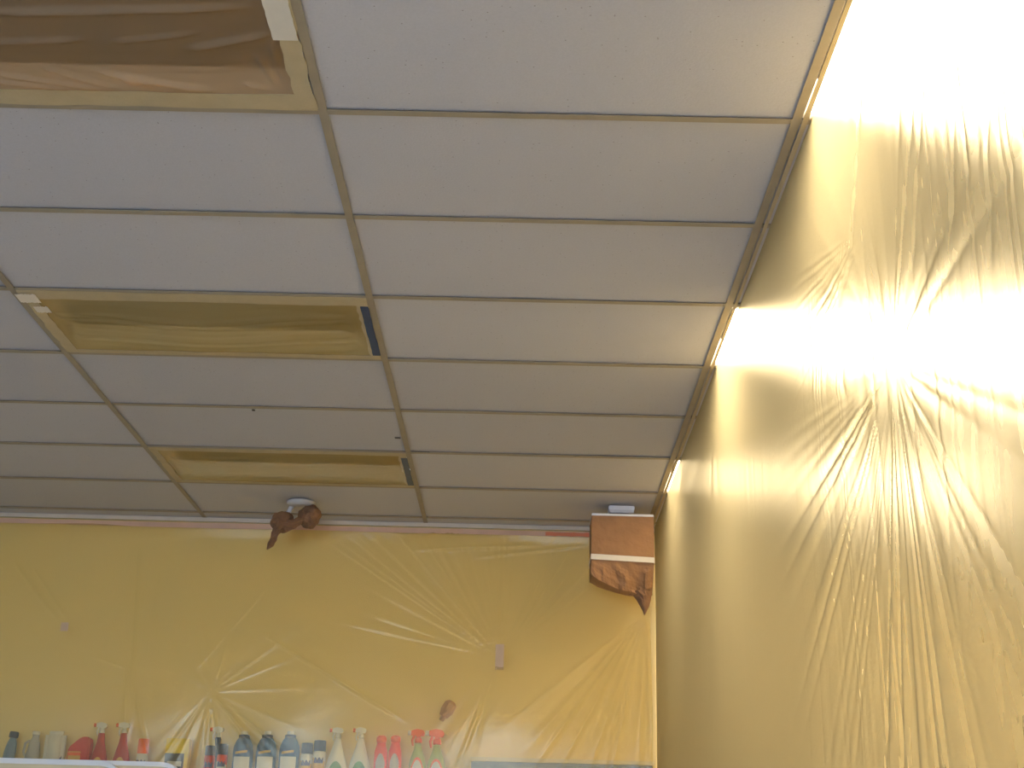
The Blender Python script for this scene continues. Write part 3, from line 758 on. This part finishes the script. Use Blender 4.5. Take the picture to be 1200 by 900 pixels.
def squeeze(px, label):
    pos, h = put(px, 862, 0); e = thing('squeeze_bottle', pos, label); r = .0345
    b = h - .036
    lathe_obj('body', [(r * .9, 0), (r, .012), (r * 1.02, b - .09), (r * .95, b - .045), (r * .7, b - .015), (.022, b)], 'orange_red', e, 1, .62)
    lathe_obj('cap', [(.021, b), (.026, b + .004), (.026, h - .012), (.020, h - .003), (.012, h)], 'orange', e)
    zf = lambda t, a, c: (a, c - (c - a) * .3 * (2 * t - 1) ** 2)
    label_patch('label', e, r * 1.04, .03, b - .055, -40, 40, 'clear_grey', 1, .62, zf)
    label_patch('label_print', e, r * 1.06, .06, .085, -32, 32, 'label_blue', 1, .62, lambda t, a, c: (a, a + (c - a) * (.5 + .5 * abs(math.sin(t * 9)))))

# far left: folded bags and jugs seen hazily
pos, h = put(12, 857, 0)
e = thing('spray_bottle', pos, 'slanted blue bottle at the end of the shelf beside a clear jug', tilt=.10)
lathe_obj('body', [(.028, 0), (.031, .01), (.031, h - .10), (.025, h - .06), (.016, h - .035), (.014, h - .03)], 'lightblue', e, 1, .7)
lathe_obj('cap', [(.022, h - .032), (.024, h - .028), (.023, h - .004), (.019, h)], 'navy', e)
pos, h = put(40, 857, 0)
e = thing('jug', pos, 'clear grey jug with a slanted handle', 'jug', tilt=.06)
lathe_obj('body', [(.030, 0), (.034, .012), (.034, h - .11), (.028, h - .06), (.018, h - .03), (.017, h - .016)], 'clear_grey', e, 1, .7)
lathe_obj('cap', [(.019, h - .018), (.020, h - .012), (.019, h)], 'white_hdpe', e)
v, f = tube([(-.022, -.01, h - .05), (-.044, -.01, h - .065), (-.046, -.01, h - .11), (-.030, -.01, h - .135)], [.007] * 4, 10); new_obj('handle', mesh_from(v, f, 'clear_grey', True), e)
pos, h = put(67, 857, 0)
e = thing('pouch', pos, 'whitish soft refill pouch with a dark lower corner', 'pouch')
bm = box_bm(-.054, .054, -.035, .035, 0, h, .02, 4)
for vv in bm.verts: vv.co.y *= 1 - .8 * max(0, vv.co.z / h - .45); vv.co += Vector((.006, .008, .004)) * mnoise.noise(vv.co * 18)
new_obj('bag', bm_mesh(bm, 'white_hdpe', True), e)
v = [(-.01, -.037, .02), (.05, -.037, .02), (.05, -.037, .12)]; v += [(x, y - .003, z) for x, y, z in v]
new_obj('label', mesh_from(v, [(0, 1, 2), (5, 4, 3), (0, 3, 4, 1), (1, 4, 5, 2), (2, 5, 3, 0)], 'label_blue'), e)
pos, h = put(95, 864, 0)
e = thing('jug', pos, 'red jug with a sloping shoulder and a yellow label', 'jug')
bm = bmesh.new(); out = [(-.058, 0), (.058, 0), (.060, h - .02), (.050, h), (.012, h), (-.050, h - .055)]
vv = [bm.verts.new((x, -.035, z)) for x, z in out] + [bm.verts.new((x, .035, z)) for x, z in out]; k = len(out)
bm.faces.new(vv[:k]); bm.faces.new(vv[k:][::-1])
for i in range(k): bm.faces.new((vv[i], vv[(i + 1) % k], vv[(i + 1) % k + k], vv[i + k]))
bmesh.ops.recalc_face_normals(bm, faces=bm.faces); bmesh.ops.bevel(bm, geom=list(bm.edges), offset=.007, segments=2, affect='EDGES')
new_obj('body', bm_mesh(bm, 'red', False), e)
box('label', 'label_gold', -.045, .018, -.038, -.0355, .05, h - .075, e); box('label_stripe', 'orange', -.045, .018, -.0395, -.0385, h - .095, h - .08, e)
for px, lab in ((121, 'red spray bottle with an orange nozzle beside the red jug'), (147, 'red spray bottle with an orange nozzle beside the orange-capped can')):
    tri_spray(px, 846, 'deep_red', 'white_hdpe', 'orange', lab, .045, 'label_gold', .115)
can(169, 866, 13, 'orange', 'label_white', 'white can with an orange cap between red bottle and yellow box', .075, 'label_black')
pos, h = put(210.5, 866, 0)
e = thing('carton', pos, 'yellow carton with a dark lower label', 'box')
box('body', 'yellow', -.060, .060, -.035, .035, 0, h, e, .004); box('label', 'label_black', -.058, .040, -.038, -.0355, .02, h - .075, e, .0008); box('label_print', 'label_white', -.045, .03, -.0392, -.0382, h - .14, h - .115, e)
tri_spray(257, 851, 'navy', 'white_hdpe', 'orange', 'dark bottle with a white spray head and an orange nozzle', .026, 'label_blue', .10, y=YS + .075)
can(247, 874, 12, 'navy', 'red', 'dark-capped red can between yellow carton and dark spray bottle', .05)
can(262, 872, 12, 'navy', 'orange_red', 'dark-capped orange can beside the blue cleaner bottles', .055, 'label_white')
blue_cleaner(287, 'blue cleaner bottle standing beside the dark-capped orange can')
blue_cleaner(314, 'blue cleaner bottle standing between two identical blue bottles')
blue_cleaner(341, 'blue cleaner bottle standing beside the navy-capped cans')
can(360.5, 871, 14, 'navy', 'label_white', 'navy-capped white can standing beside a blue cleaner bottle', .055, 'label_gold')
can(375.5, 868, 14.5, 'navy', 'label_white', 'navy-capped white and gold can beside a white spray bottle', .055, 'label_gold')
tri_spray(397, 852, 'white_hdpe', 'white_hdpe', 'orange', 'white spray bottle with a green label beside the navy-capped can', .054, 'green', .11)
tri_spray(424, 852, 'white_hdpe', 'white_hdpe', 'orange', 'white spray bottle with a green label beside an orange squeeze bottle', .054, 'green', .11)
squeeze(447.5, 'orange squeeze bottle with round cap beside a white spray bottle')
squeeze(464, 'orange squeeze bottle with round cap beside a green spray bottle')
tri_spray(491, 854, 'lime', 'orange', 'white_hdpe', 'green spray bottle with an orange trigger beside the orange squeeze bottles', .043, 'label_white', .08, -1, True, hs=1.25)
tri_spray(513, 854, 'lime', 'orange', 'white_hdpe', 'green spray bottle with an orange trigger at the cabinet end of the row', .046, 'label_white', .08, -1, True, hs=1.4)
# reddish brush hung on the wall above the last bottle
p = on(520, 838, 1, WB - .05)
e = empty('brush', (p.x, WB - .028, p.z), 'reddish brush hanging on the wall above the green spray bottles', 'brush'); e.rotation_euler = (0, .5, 0)
v, f = tube([(0, 0, -.03), (0, 0, 0.0)], [.012, .014], 10); new_obj('handle', mesh_from(v, f, 'rust', True), e)
v, f = tube([(0, 0, -.005), (0, 0, .03), (0, 0, .07), (0, 0, .085)], [.022, .034, .032, .016], 14, .3, 7, .12); new_obj('bristle_head', mesh_from(v, f, 'rust'), e)
